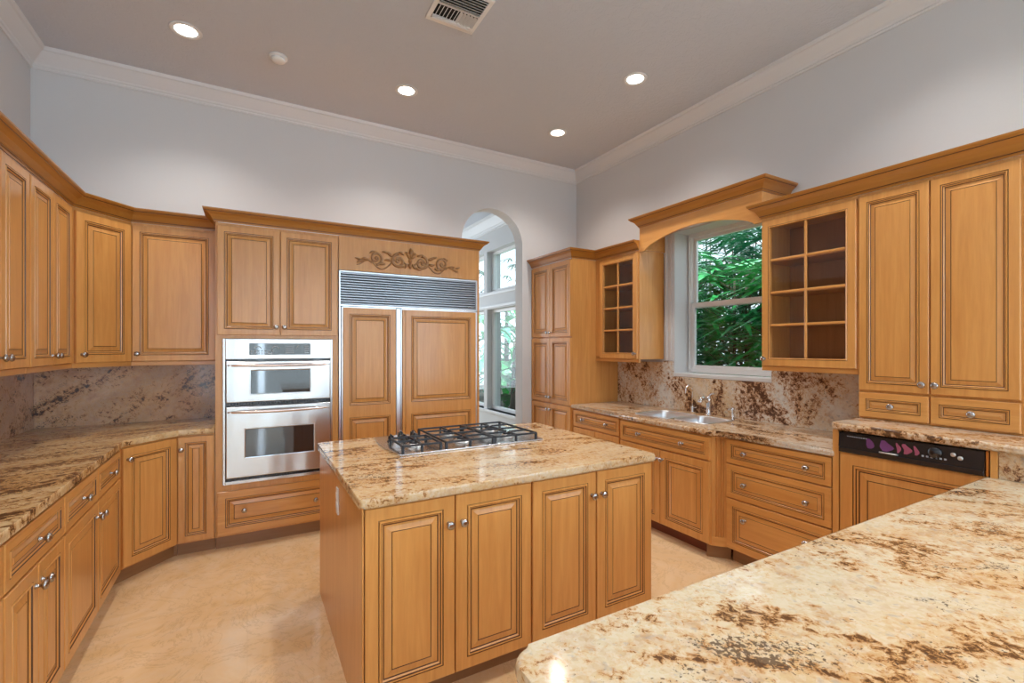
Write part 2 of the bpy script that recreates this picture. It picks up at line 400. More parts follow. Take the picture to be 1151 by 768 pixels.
window_x('window_1', KW[0]+.002, KW[1]-.002, KW[2]+.022, KW[3]-.002, WB+.18, sash=1.88, fr=.042)
# painted jamb, stool and moulded casing of the kitchen window
tr = MB()
tr.box((WB-.018, KW[0], KW[2]-.012), (WB+.18, KW[1], KW[2]+.02), M_TRIM, .004)
for ya, yb in ((KW[0]+.0005, KW[0]+.01), (KW[1]-.01, KW[1]-.0005)): tr.box((WB-.012, ya, KW[2]+.02), (WB+.18, yb, KW[3]), M_TRIM)
tr.box((WB-.012, KW[0], KW[3]-.01), (WB+.18, KW[1], KW[3]), M_TRIM)
struct(tr.obj('trim_3'))
cs = MB()
for sgn, y in ((1, KW[1]), (-1, KW[0])):
    for a, b, d in ((0, .022, .018), (.022, .05, .024), (.05, .07, .018), (.07, .095, .028)):
        lo, hi = sorted((y+sgn*a, y+sgn*b)); cs.box((WB-d, lo, 1.37), (WB+.001, hi, KW[3]+.14), M_TRIM, .003)
for a, b, d in ((0, .03, .018), (.03, .06, .024), (.06, .10, .03)): cs.box((WB-d, KW[0], KW[3]+a), (WB+.001, KW[1], KW[3]+b), M_TRIM, .003)
struct(cs.obj('trim_4'))
k = 2
for a, b in SW:
    for z0, z1 in ((.45, 2.14), (2.43, 3.12)):
        window_x('window_%d' % k, a+.002, b-.002, z0+.002, z1-.002, WB+.10, fr=.05); k += 1
st = MB().box((WB-.03, 5.40, .40), (WB+.10, 8.95, .45), M_TRIM, .005).box((WB-.02, 5.4, 2.16), (WB+.001, 8.95, 2.20), M_TRIM, .003).box((WB-.02, 5.4, 2.37), (WB+.001, 8.95, 2.41), M_TRIM, .003)
struct(st.obj('trim_5'))
window_x('window_%d' % k, -3.848, -.952, .302, 3.098, WB+.10, fr=.07); k += 1
t = MB()
for x0 in (-1.0, .3, 1.6):
    for a, b in (((x0, YR-.12, .25), (x0+.07, YR-.05, 3.2)), ((x0+1.23, YR-.12, .25), (x0+1.3, YR-.05, 3.2)), ((x0, YR-.12, .25), (x0+1.3, YR-.05, .32)), ((x0, YR-.12, 3.13), (x0+1.3, YR-.05, 3.2)), ((x0, YR-.12, 2.3), (x0+1.3, YR-.05, 2.4))): t.box(a, b, M_WINF)
t2 = MB()
for x0 in (-.4, 1.2):
    for a, b in (((x0, YF+.08, .55), (x0+.06, YF+.14, 3.05)), ((x0+1.54, YF+.08, .55), (x0+1.6, YF+.14, 3.05)), ((x0+.06, YF+.08, .55), (x0+1.54, YF+.14, .61)), ((x0+.06, YF+.08, 2.99), (x0+1.54, YF+.14, 3.05))): t2.box(a, b, M_WINF)
f2_ = struct(t2.obj('window_%d' % (k+1))); MB().box((-.36, YF+.10, .6), (2.76, YF+.105, 3.0), M_GLASSD).obj('pane', f2_)  # unseen far-wall window, added together with the side-room fill lamp
f = struct(t.obj('window_%d' % k)); MB().box((-1, YR-.09, .25), (2.9, YR-.085, 3.2), M_GLASSD).obj('pane', f)

# ------------------------------------------------------------------ cabinet kit (local frame: front faces -y, x to the right, base at z=0)
KN = [(0, 0), (.006, 0), (.0062, .004), (.0048, .009), (.0052, .013), (.010, .017), (.0145, .020), (.0155, .0235), (.0135, .028), (.008, .0305), (0, .0312)]
_kn = MB().lathe([(.0085, 0), (.0085, .0015)] + KN[2:], M_NICK, 18, Matrix.Rotation(rad(90), 4, 'X')).obj('knob'); KNOB = _kn.data; KNOB.transform(Matrix.Scale(1.18, 4)); bpy.data.objects.remove(_kn)
def knob(x, z, parent, y=-.0205):
    o = bpy.data.objects.new('knob', KNOB); COL.objects.link(o); o.parent = parent; o.location = (x, y, z); return o
def prof_door(m, s=1.0):
    G = M_GLZ; st = .048*s + .004
    return [(0, 0, m), (0, .017, m), (.003, .0205, m), (st, .0205, m), (st+.0015, .0170, G), (st+.003, .0170, G), (st+.006*s, .0232, m), (st+.012*s, .0225, m), (st+.0135*s, .0180, G),
            (st+.0155*s, .0180, G), (st+.021*s, .0135, m), (st+.0235*s, .0120, G), (st+.026*s, .0120, G), (st+.034*s, .0125, m), (st+.054*s, .0175, m), (st+.0555*s, .0160, G), (st+.0575*s, .0160, G), (st+.0590*s, .0185, m)]
def panel(name, parent, x0, x1, z0, z1, knobs=(), horiz=False, s=1.0, label=None, y=0):
    m = M_WX if horiz else M_WZ
    o = MB().rings(x0, x1, z0, z1, prof_door(m, s), m, y).obj(name, parent, label=label)
    for kx, kz in knobs: knob(kx, kz, o, y-.0205)
    return o
def door(p, x0, x1, z0, z1, knobs=(), **k): return panel('door', p, x0, x1, z0, z1, knobs, **k)
def drawer(p, x0, x1, z0, z1, knobs=(), s=None, **k):
    if s is None: s = .62 if z1-z0 < .19 else .9
    return panel('drawer', p, x0, x1, z0, z1, knobs, horiz=True, s=s, **k)
def body(p, W, D, z0, z1, m=None, x0=0): return MB().box((x0+.0006, .0, z0), (x0+W-.0006, D, z1), m or M_WZ, .001, 1).obj('cabinet_body', p)
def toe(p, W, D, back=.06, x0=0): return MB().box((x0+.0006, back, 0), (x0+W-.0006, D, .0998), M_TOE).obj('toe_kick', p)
def place(p, rotz):  # helper to know world from local, unused beyond readability
    return p
R_B, R_C = -pi/2, pi/2
def base_thing(name, label, loc, rot, group=None, cat='cabinet'): return thing(name, label, cat, loc, rot, group)

# ---- left run (faces +x); local x = world y - y0
XC = -.70    # cabinet front plane
def left_base(y0, y1, label, splits, drw, single_drawer=False):
    c = base_thing('base_cabinet', label, (XC, y0, 0), R_C, 'base cabinets along the left wall'); W = y1-y0; D = XC-WC-.004
    body(c, W, D, .10, .874); toe(c, W, D)
    for a, b, kn in drw: drawer(c, a-y0, b-y0, .700, .862, [(kn-y0, .781)])
    for a, b, kn in splits: door(c, a-y0, b-y0, .112, .690, [(kn-y0, .618)], s=.88)
    return c
left_base(2.68, 3.70, 'maple base cabinet, two drawers over two doors, left wall beside the angled corner cabinet', [(2.684, 3.190, 3.160), (3.196, 3.694, 3.226)], [(2.684, 3.190, 2.937), (3.196, 3.694, 3.445)])
left_base(2.11, 2.678, 'maple base cabinet, one drawer over a narrow door pair, left wall at left edge', [(2.116, 2.391, 2.363), (2.397, 2.674, 2.425)], [(2.116, 2.674, 2.397)])
left_base(1.10, 2.108, 'maple base cabinet on left wall continuing beyond the left edge', [(1.106, 1.600, 1.57), (1.606, 2.104, 1.636)], [(1.106, 1.600, 1.35), (1.606, 2.104, 1.85)])
# angled corner base cabinet
def between(a, b):
    d = Vector(b)-Vector(a); return d.length, atan2(d.y, d.x)
qa, qb = (-.70, 3.745), (-.437, 4.045)
W, ang = between(qa, qb)
c = thing('corner_cabinet', 'angled maple corner base cabinet with one tall door, left of the narrow pale door', 'cabinet', (*qa, 0), ang)
def loc2(p): v = Vector((p[0]-qa[0], p[1]-qa[1])); return (v.x*cos(-ang)-v.y*sin(-ang), v.x*sin(-ang)+v.y*cos(-ang))
poly = [(0, 0), (W, 0), loc2((-.437, WA-.004)), loc2((WC+.004, WA-.004)), loc2((WC+.004, 3.702)), loc2((-.70, 3.702))]
MB().prism(poly, .10, .874, M_WZ).obj('cabinet_body', c)
def toe_hit(axis, val):   # where the recessed kick line crosses a neighbour's kick plane
    nx, ny = -sin(ang), cos(ang); px_, py_ = qa[0]+nx*.06, qa[1]+ny*.06
    t_ = (val-px_)/cos(ang) if axis == 'x' else (val-py_)/sin(ang)
    return (px_+cos(ang)*t_, py_+sin(ang)*t_)
pt = [loc2(toe_hit('x', -.76)), loc2(toe_hit('y', 4.11)), loc2((-.4375, 4.11)), loc2((-.4375, WA-.01)), loc2((WC+.01, WA-.01)), loc2((WC+.01, 3.702)), loc2((-.76, 3.702))]
MB().prism(pt, 0, .0998, M_TOE).obj('toe_kick', c)
door(c, .014, W-.012, .112, .862, [(.042, .79)])
# narrow base cabinet
c = thing('narrow_cabinet', 'very narrow base cabinet with slim raised panel door, between corner cabinet and ovens', 'cabinet', (-.436, 4.05, 0))
body(c, .229, WA-4.05-.004, .10, .874); toe(c, .229, WA-4.05-.004)
door(c, .008, .222, .112, .862, [(.030, .775)], s=.8)
# ---- oven tower
c = thing('oven_cabinet', 'tall maple oven cabinet with two upper doors and a wide bottom drawer', 'cabinet', (-.205, 4.05, 0))
D = WA-4.05-.004; Wd = .857
b_ = MB(); b_.box((.0006, 0, .10), (.046, D, 2.42), M_WZ).box((Wd-.046, 0, .10), (Wd-.0006, D, 2.42), M_WZ).box((.046, 0, .10), (Wd-.046, D, .478), M_WZ).box((.046, 0, 1.566), (Wd-.046, D, 2.42), M_WZ).box((.046, D-.02, .478), (Wd-.046, D, 1.566), M_WIN)
b_.obj('cabinet_body', c); toe(c, Wd, D, .05)
door(c, .012, .423, 1.592, 2.398, [(.398, 1.655)], s=.84); door(c, .429, .846, 1.592, 2.398, [(.454, 1.655)], s=.84)
drawer(c, .012, .846, .115, .435, [(.185, .285), (.680, .285)], s=1.0)
# ---- double wall oven
ov = thing('double_wall_oven', 'stainless steel double wall oven with two bowed handles and black windows', 'oven', (-.205+.0475, 4.05, .480))
OW, OH = .762, 1.084
MB().box((.004, .0, .002), (OW-.004, .50, OH-.004), M_BLACK).obj('oven_casing', ov)
fm = MB(); fm.box((0, -.016, 0), (.016, -.001, OH), M_STEEL, .002).box((OW-.016, -.016, 0), (OW, -.001, OH), M_STEEL, .002).box((.016, -.014, 0), (OW-.016, -.001, .024), M_STEEL, .002)
fm.obj('side_trim', ov)
cp = MB().box((.016, -.030, .930), (OW-.016, -.001, OH), M_STEEL, .004).obj('control_panel', ov)
dp = MB().box((.170, -.0325, .962), (.594, -.0285, 1.050), M_DGLASS, .0015).obj('display', cp)
# key legends and read-outs on the control glass
kp = MB()
for i in range(7):
    for j in range(2):
        if random.random() < .9: kp.box((.182+i*.022, -.0332, .972+j*.016), (.182+i*.022+.014, -.0325, .979+j*.016), M_GREYP)
for cx_, cz_, rr in ((.228, 1.008, .022), (.345, 1.006, .024)):
    kp.tube([(cx_+rr*cos(a), -.0333, cz_+rr*.8*sin(a)) for a in [pi*i/8 for i in range(9)]], .003, M_GREYP, 6)
for i in range(5):
    for j in range(4): kp.box((.415+i*.013, -.0332, .975+j*.016), (.415+i*.013+.007, -.0325, .982+j*.016), M_GREYP)
for j in range(4): kp.box((.552, -.0332, .974+j*.017), (.582, -.0325, .980+j*.017), M_GREYP)
kp.tube([(.49+.02*i/6, -.0333, 1.005+.03*sin(i/6*pi*.5)) for i in range(7)], .004, M_GREYP, 6)
kp.obj('key_legend', dp)
def oven_door(z0, z1, wz0, wz1, wx0, wx1, hz):
    d = MB().box((.020, -.045, z0), (OW-.020, -.004, z1), M_STEEL, .006, 3).obj('oven_door', ov)
    d2 = MB().box((wx0, -.0475, wz0), (wx1, -.0445, wz1), M_DGLASS, .0015)
    d2.obj('oven_window', d)
    fr = MB().rings(wx0-.008, wx1+.008, wz0-.008, wz1+.008, [(0, .0445, M_STEEL), (0, .0485, M_STEEL), (.002, .0495, M_STEEL), (.007, .0485, M_STEEL), (.008, .0445, M_STEEL)], M_STEEL, 0, True).obj('window_trim', d)
    h = MB(); n = 24
    pts = [(.032+(OW-.064)*i/n, -.060-.034*sin(pi*i/n)**.6 if 0 < i < n else -.056, hz) for i in range(n+1)]
    h.tube(pts, [.006+.007*sin(pi*i/n)**.7 if 0 < i < n else .004 for i in range(n+1)], M_COPPER, 12)
    h.tube([(.05, -.044, hz), (.05, -.075, hz)], .006, M_COPPER, 8); h.tube([(OW-.05, -.044, hz), (OW-.05, -.075, hz)], .006, M_COPPER, 8)
    h.obj('handle', d)
oven_door(.610, .915, .672, .845, .180, .588, .885)
oven_door(.052, .578, .200, .408, .146, .616, .540)
vt = MB().box((.020, -.020, .582), (OW-.020, -.002, .606), M_BLACK)
for i in range(34): vt.box((.05+i*.0195, -.022, .588), (.05+i*.0195+.010, -.0198, .600), M_IRON)
vt.obj('vent_strip', ov)
vt = MB().box((.018, -.018, .026), (OW-.018, -.002, .048), M_BLACK)
for i in range(34): vt.box((.05+i*.0195, -.020, .032), (.05+i*.0195+.010, -.0178, .042), M_IRON)
vt.obj('vent_strip', ov)
# ---- refrigerator surround and refrigerator
c = thing('refrigerator_surround', 'maple refrigerator surround with carved scroll on its plain header panel', 'cabinet', (.652, 4.05, 0))
D = WA-4.05-.004
MB().box((1.256, -.015, 0), (1.276, D, 2.42), M_WZ, .001).obj('side_panel', c)
MB().box((.001, -.012, 2.140), (1.2555, D, 2.42), M_WZ, .001).obj('header_panel', c)
orn = MB()
def scroll(cx_, cz_, r0, turns, a0, sgn, r=.0075):
    r *= 1.45
    n = int(26*turns); pts = []; rs = []
    for i in range(n+1):
        f = i/n; a = a0+sgn*2*pi*turns*f; q = r0*(1-f*.86)
        pts.append((cx_+q*cos(a), -.0165-.004*f, cz_+q*sin(a))); rs.append(r*(1-.35*f))
    orn.tube(pts, rs, M_ORN, 8); orn.lathe([(0, -.009), (.010, -.007), (.013, 0), (.010, .007), (0, .009)], M_ORN, 10, Matrix.Translation((cx_, -.018, cz_)) @ Matrix.Rotation(rad(90), 4, 'X'))
def leaf(x, z, dx, dz, wd):
    n = 8; pts = [(x+dx*i/n + .08*dz*sin(pi*i/n), -.018-.006*sin(pi*i/n), z+dz*i/n-.10*dx*sin(pi*i/n)) for i in range(n+1)]
    wd *= 1.5; orn.tube(pts, [max(.0012, wd*sin(pi*(.12+.88*i/n))**.8) for i in range(n+1)], M_ORN, 8)
M_ORN = wood('carved_maple', 'x', (.36, .17, .06), (.50, .26, .10), .4)
OX, OZ = .602, 2.265
for s_ in (-1, 1):
    scroll(OX+s_*.105, OZ-.012, .062, 1.6, pi/2, -s_, .009)
    scroll(OX+s_*.300, OZ-.004, .058, 1.5, -pi/2 if s_ < 0 else -pi/2, -s_, .0085)
    pts = [(OX+s_*(.03+.31*f), -.017, OZ-.045+.05*sin(f*pi*2.1)) for f in [i/20 for i in range(21)]]
    orn.tube(pts, .0065, M_ORN, 8)
    pts = [(OX+s_*(.33+.13*f), -.017, OZ-.050+.022*sin(f*5)) for f in [i/12 for i in range(13)]]
    orn.tube(pts, [.008*(1-.7*i/12) for i in range(13)], M_ORN, 8)
    for (x, z, dx, dz, wd) in ((.01, .02, .035, .055, .010), (.06, .045, .05, .018, .008), (.165, .02, .055, .035, .009), (.17, -.02, .06, .004, .008), (.225, -.05, .055, -.012, .008),
                               (.36, -.03, .06, .012, .009), (.39, -.035, .07, -.020, .008), (.43, -.03, .045, .012, .006), (.20, .045, .05, .010, .007), (.05, -.06, .06, -.012, .008), (.31, .05, .045, -.018, .007), (.02, -.03, .03, -.045, .008)):
        leaf(OX+s_*x, OZ+z, s_*dx, dz, wd)
leaf(OX, OZ+.03, .001, .085, .013); leaf(OX, OZ-.02, .001, -.055, .011); orn.lathe([(0, -.012), (.013, -.009), (.018, 0), (.013, .009), (0, .012)], M_ORN, 12, Matrix.Translation((OX, -.018, OZ)) @ Matrix.Rotation(rad(90), 4, 'X'))
orn.obj('carved_scroll', c)
fr = thing('refrigerator', 'built-in refrigerator with maple door panels, silver frame strips and louvred top grille', 'refrigerator', (.654, 4.05, 0))
FW = 1.252
MB().box((.004, 0, .10), (FW-.004, .55, 2.132), M_BLACK).obj('cabinet_body', fr); MB().box((.01, .05, 0), (FW-.01, .54, .0998), M_BLACK).obj('toe_kick', fr)
gr = MB().rings(.0, FW-.002, 1.842, 2.134, [(0, 0, M_ALU), (0, .022, M_ALU), (.001, .023, M_ALU), (.011, .023, M_ALU), (.012, .018, M_ALU), (.012, 0, M_ALU)], M_ALU, 0, True).obj('grille_frame', fr)
M_LOUV = plain('grille_louvre', (.40, .41, .44), .35, .7)
sl = MB(); n = 13
for i in range(n):
    z = 1.862+i*(.262/(n-.5))
    sl.prism([(-.019, z-.004), (-.016, z-.005), (-.004, z+.009), (-.006, z+.011), (-.019, z+.005)], .013, FW-.015, M_LOUV, 'x')
# prism axis x takes (y,z)
sl.obj('louvre', gr)
bd = MB().tube([(1.155, -.0245, 1.877), (1.175, -.0245, 1.883), (1.195, -.0245, 1.877), (1.215, -.0245, 1.881)], .003, M_ALU, 6); bd.obj('badge', gr)
ff = MB()
ff.box((.0, -.020, .10), (.014, 0, 1.839), M_ALU, .002).box((.018, -.026, .10), (.030, 0, 1.836), M_ALU, .002)
ff.box((.473, -.026, .10), (.509, 0, 1.836), M_ALU, .003).box((.513, -.020, .10), (.524, 0, 1.836), M_ALU, .002)
ff.box((FW-.018, -.022, .10), (FW-.002, 0, 1.839), M_ALU, .002).box((.030, -.022, 1.829), (.470, 0, 1.839), M_ALU, .001).box((.524, -.022, 1.829), (FW-.018, 0, 1.839), M_ALU, .001)
ff.obj('door_frame', fr)
def fridge_door(x0, x1, s):
    m = MB(); P = prof_door(M_WZ, s)
    P2 = [(a, b+.006, c_) for a, b, c_ in P]; P2[0] = (0, 0, M_WZ)
    flat = [(0, 0, M_WZ)] + [(0, .0265, M_WZ)] + P2[3:]
    m.rings(x0, x1, .965, 1.828, flat, M_WZ); m.rings(x0, x1, .125, .965, flat, M_WZ)
    return m.obj('door', fr)
fridge_door(.032, .468, .95); fridge_door(.556, FW-.020, .97); MB().box((.528, -.024, .125), (.5545, 0, 1.828), M_WZ, .002).obj('filler_strip', fr)
# ---- upper cabinets, left and back
def shade(p, W, D, z0, z1, x0=0): return MB().box((x0+.001, -.004, z0), (x0+W-.001, .016, z1), M_WX, .002).obj('light_rail', p)
def upper(label, loc, rot, W, D, doors, z0=1.365, z1=2.41, dz0=1.398, dz1=2.388, group='wall cabinets', name='wall_cabinet'):
    c = thing(name, label, 'cabinet', (loc[0], loc[1], z0), rot, group)
    MB().box((.0006, 0, .03), (W-.0006, D, z1-z0), M_WZ, .001, 1).obj('cabinet_body', c)
    shade(c, W, D, 0, .0298)
    for a, b, kx, kz in doors: door(c, a, b, dz0-z0, dz1-z0, [(kx, kz-z0)] if kx is not None else [], s=.84)
    return c
XU = -.985
upper('maple wall cabinet with a narrow door pair, beside the angled corner wall cabinet', (XU, 3.29, 0), R_C, .725, XU-WC-.004, [(.008, .328, .302, 1.452), (.334, .652, .360, 1.452)])
upper('maple wall cabinet at the left edge of the view, only one door fully in view', (XU, 2.63, 0), R_C, .658, XU-WC-.004, [(.006, .326, .300, 1.452), (.332, .652, .358, 1.452)])
upper('maple wall cabinet on left wall beyond the left edge of the view', (XU, 1.90, 0), R_C, .728, XU-WC-.004, [(.006, .361, .335, 1.452), (.367, .722, .393, 1.452)])
qa, qb = (XU, 4.017), (-.737, 4.32)
W, ang = between(qa, qb)
c = thing('corner_wall_cabinet', 'angled maple corner wall cabinet with one door, left of the wide pinkish door', 'cabinet', (*qa, 1.365), ang)
poly = [(0, 0), (W, 0), loc2((-.737, WA-.004)), loc2((WC+.004, WA-.004)), loc2((WC+.004, 4.017))]
MB().prism(poly, .03, 1.045, M_WZ).obj('cabinet_body', c); shade(c, W, .3, 0, .0298)
door(c, .012, W-.012, .033, 1.023, [(.045, .087)])
upper('maple wall cabinet with one wide raised panel door, just left of the oven cabinet', (-.736, 4.32, 0), 0, .530, WA-4.32-.004, [(.008, .520, .040, 1.452)])

# cabinet crown mouldings
G_ = M_GLZ
CC = [(0, 0), (.006, 0), (.008, .010), (.013, .013), (.013, .018), (.017, .022), (.021, .032), (.034, .056), (.052, .072), (.062, .078), (.063, .083), (.070, .088), (.074, .098), (.075, .106), (0, .106)]
CM = [None, None, None, G_, None, None, None, None, None, G_, None, None, None, None]
def crown(name, label, path, zb, side, zs=1.0):
    me = MB().sweep(path, [(o, z*zs) for o, z in CC], M_WXW, side=side, mats=CM, zb=zb, face_m=lambda a, b: M_WXW if abs(b.x-a.x) > abs(b.y-a.y) else M_WYW)
    return tag(me.obj(name), label, 'moulding')
crown('crown_moulding', 'maple crown moulding on the left wall cabinets, angled at the corner', [(XU, 1.90), (XU, 4.017), (-.737, 4.32), (-.2075, 4.32)], 2.4105, -1, .87)
crown('crown_moulding', 'maple crown moulding topping the oven cabinet and refrigerator surround', [(-.205, WA-.004), (-.205, 4.038), (1.928, 4.038), (1.928, WA-.004)], 2.4205, -1, .80)
crown('crown_moulding', 'maple crown moulding on the tall pantry and the small glass cabinet', [(2.90, WA-.004), (2.90, 3.872), (3.22, 3.872), (3.22, 3.238)], 2.4205, -1, .85)
crown('crown_moulding', 'maple crown moulding above the large glass cabinet and tall right cabinet', [(WB-.004, 2.031), (3.22, 2.031), (3.22, .60)], 2.4205, -1, .95)

# ---- pantry (faces -x); local x = y1 - world y
PY1 = WA-.004
c = thing('pantry_cabinet', 'tall maple pantry cabinet with three tiers of paired doors, beside the arch', 'cabinet', (2.91, PY1, 0), R_B)
W = PY1-3.874
body(c, W, WB-2.91-.004, .10, 2.42); toe(c, W, WB-2.91-.004)
for z0, z1, kz in ((1.612, 2.405, 1.66), (.895, 1.600, .955), (.112, .883, .82)):
    door(c, .006, W/2-.002, z0, z1, [(W/2-.026, kz)], s=.85); door(c, W/2+.002, W-.006, z0, z1, [(W/2+.026, kz)], s=.85)
# ---- glass cabinets
def glass_cab(label, y1, W, doorx, z0, knob_side):
    c = thing('glass_cabinet', label, 'cabinet', (3.22, y1, z0), R_B, None)
    H = 2.42-z0; D = WB-3.22-.004; t = .018; b0 = .03
    m = MB(); dx0, dx1 = doorx
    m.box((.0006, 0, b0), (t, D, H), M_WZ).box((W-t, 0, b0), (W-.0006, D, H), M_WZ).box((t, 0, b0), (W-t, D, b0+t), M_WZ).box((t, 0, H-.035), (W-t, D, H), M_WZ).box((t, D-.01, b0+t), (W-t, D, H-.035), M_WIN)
    if dx0 > .03: m.box((t, 0, b0), (dx0+.01, .02, H-.035), M_WZ)
    if W-dx1 > .03: m.box((dx1-.01, 0, b0), (W-t, .02, H-.035), M_WZ)
    m.obj('cabinet_body', c); shade(c, W, D, 0, .0298)
    zz0, zz1 = b0+.004, H-.022; fr_ = .058
    P = [(0, 0, M_WZ), (0, .017, M_WZ), (.003, .0205, M_WZ), (fr_-.012, .0205, M_WZ), (fr_-.010, .018, G_), (fr_-.006, .022, M_WZ), (fr_-.001, .020, M_WZ), (fr_, .016, G_), (fr_, 0, M_WZ)]
    d = MB().rings(dx0, dx1, zz0, zz1, P, M_WZ, 0, True).obj('door', c)
    ix0, ix1, iz0, iz1 = dx0+fr_, dx1-fr_, zz0+fr_, zz1-fr_
    mu = MB(); mu.box(((ix0+ix1)/2-.008, -.016, iz0), ((ix0+ix1)/2+.008, -.004, iz1), M_WZ, .003)
    hs_ = (iz1-iz0)/4
    for i in range(1, 4): mu.box((ix0, -.0155, iz0+hs_*i-.008), (ix1, -.0045, iz0+hs_*i+.008), M_WX, .003)
    mu.obj('muntins', d)
    MB().box((ix0-.006, -.0035, iz0-.006), (ix1+.006, -.0005, iz1+.006), M_GLASS).obj('glass_pane', d)
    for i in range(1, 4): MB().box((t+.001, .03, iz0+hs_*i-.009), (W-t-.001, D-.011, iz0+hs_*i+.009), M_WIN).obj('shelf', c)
    knob(dx1-.022 if knob_side > 0 else dx0+.022, zz0+.05, d)
    return c
glass_cab('small maple wall cabinet with an eight pane glass door, against the pantry', 3.872, .634, (.085, .622), 1.355, 1)
glass_cab('maple wall cabinet with an eight pane glass door, right of the kitchen window', 2.031, .611, (.010, .604), 1.335, -1)
# ---- tall cabinet standing on the raised counter
c = thing('tall_cabinet', 'tall two door maple cabinet with two small drawers, standing on raised counter', 'cabinet', (3.22, 1.4185, 1.0755), R_B)
MB().box((.0006, 0, 0), (.80, WB-3.22-.004, 2.42-1.0755), M_WZ, .001, 1).obj('cabinet_body', c)
zb = 1.0755
door(c, .006, .338, 1.246-zb, 2.402-zb, [(.314, 1.296-zb)], s=.76); door(c, .345, .682, 1.246-zb, 2.402-zb, [(.370, 1.296-zb)], s=.76)
drawer(c, .006, .338, 1.088-zb, 1.232-zb, [(.172, 1.160-zb)], s=.66); drawer(c, .345, .682, 1.088-zb, 1.232-zb, [(.513, 1.160-zb)], s=.66)
# ---- window valance
v = thing('window_valance', 'arched maple valance with its own crown, bridging above the kitchen window', 'valance', (3.22, 3.236, 2.38), R_B)
VW = 3.236-2.0325; top = .245
ap = [(0, .02), (.06, .02)]
for i in range(0, 25):
    f = i/24; ap.append((.075+(VW-.15)*f, .035+.105*sin(pi*f)**.75 if 0 < f < 1 else .035))
ap += [(VW-.06, .02), (VW, .02), (VW, top), (0, top)]
MB().prism(ap, 0, .022, M_WX, 'y').obj('arched_board', v)
MB().box((0, .0225, .0406), (.018, WB-3.22-.004, top), M_WX).obj('side_board', v); MB().box((VW-.018, .0225, .0406), (VW, WB-3.22-.004, top), M_WX).obj('side_board', v)
MB().box((.0185, .0225, top-.02), (VW-.0185, WB-3.22-.034, top), M_WX).obj('top_board', v)
DD = WB-3.22-.004
MB().sweep([(0, DD), (0, 0), (VW, 0), (VW, DD)], [(o, z*.85) for o, z in CC], M_WXW, side=-1, mats=CM, zb=top+.0005, face_m=lambda a, b: M_WXW if abs(b.x-a.x) > abs(b.y-a.y) else M_WYW).obj('crown_moulding', v)

# ---- right base run (faces -x)
XB = 2.92; DB = WB-XB-.004
c = thing('base_cabinet', 'maple base cabinet with one wide two-knob drawer over doors, beside the pantry', 'cabinet', (XB, 3.8715, 0), R_B)
W = 3.8715-3.162; body(c, W, DB, .10, .874); toe(c, W, DB)
drawer(c, .03, W-.006, .700, .862, [(.20, .781), (.545, .781)])
door(c, .03, W/2+.010, .112, .690, [(W/2-.016, .62)]); door(c, W/2+.016, W-.006, .112, .690, [(W/2+.042, .62)])
c = thing('sink_cabinet', 'maple sink base cabinet standing forward, with wide false drawer between fluted pilasters', 'cabinet', (2.85, 3.0855, 0), R_B)
W = 3.0855-2.168; sb_ = body(c, W, WB-2.85-.004, .10, .874); bpy.context.view_layer.update(); cut(sb_, MB().box((2.94, 2.32, .66), (3.40, 3.08, .95), M_WIN))
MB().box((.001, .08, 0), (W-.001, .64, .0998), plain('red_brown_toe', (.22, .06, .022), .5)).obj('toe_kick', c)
drawer(c, .008, W-.008, .700, .862, [(.24, .781), (.68, .781)])
door(c, .008, W/2-.002, .112, .690, [(W/2-.026, .62)]); door(c, W/2+.004, W-.008, .112, .690, [(W/2+.030, .62)])
def pilaster(p0, p1, label):
    W, ang = between(p0, p1)
    p = thing('fluted_pilaster', label, 'pilaster', (*p0, 0), ang, None)
    m = MB(); n = 4; a0 = .018; wf = (W-2*a0)/n; prof = [(0, .012)]
    for i in range(n):
        x = a0+i*wf
        for f in range(9):
            a = pi*f/8; prof.append((x+wf*.14+wf*.72*f/8, -.011*sin(a)))
    pr = [(0, .0)] + [(x, -y) for x, y in prof[1:]] + [(W, 0), (W, .018), (0, .018)]
    m.prism(pr, .165, .862, M_WZ, 'z')
    m.obj('fluted_face', p); MB().box((-.0005, -.001, .10), (W+.0005, .018, .1645), M_WX, .001).obj('base_block', p); MB().box((0, 0, .8625), (W, .018, .874), M_WX).obj('cap_block', p)
    MB().box((.0, .0185, .10), (W, .03, .874), M_WZ).obj('backing_board', p); MB().box((-.030, .05, 0), (W+.030, .065, .0998), M_TOE).obj('toe_kick', p)
    return p
pilaster((2.853, 2.167), (2.918, 2.094), 'fluted angled maple pilaster between sink cabinet and the drawer bank')
pilaster((2.918, 3.160), (2.853, 3.087), 'fluted angled maple pilaster left of the sink cabinet, mostly behind island')
c = thing('drawer_cabinet', 'maple drawer cabinet with three stacked wide drawers, left of the dishwasher', 'cabinet', (XB, 2.093, 0), R_B)
W = 2.093-1.412; body(c, W, DB, .10, .874); toe(c, W, DB)
drawer(c, .004, W-.006, .700, .866, [(.145, .783), (.545, .783)]); drawer(c, .004, W-.006, .462, .692, [(.145, .575), (.545, .575)], s=.7); drawer(c, .004, W-.006, .112, .454, [(.145, .335), (.545, .335)], s=.9)
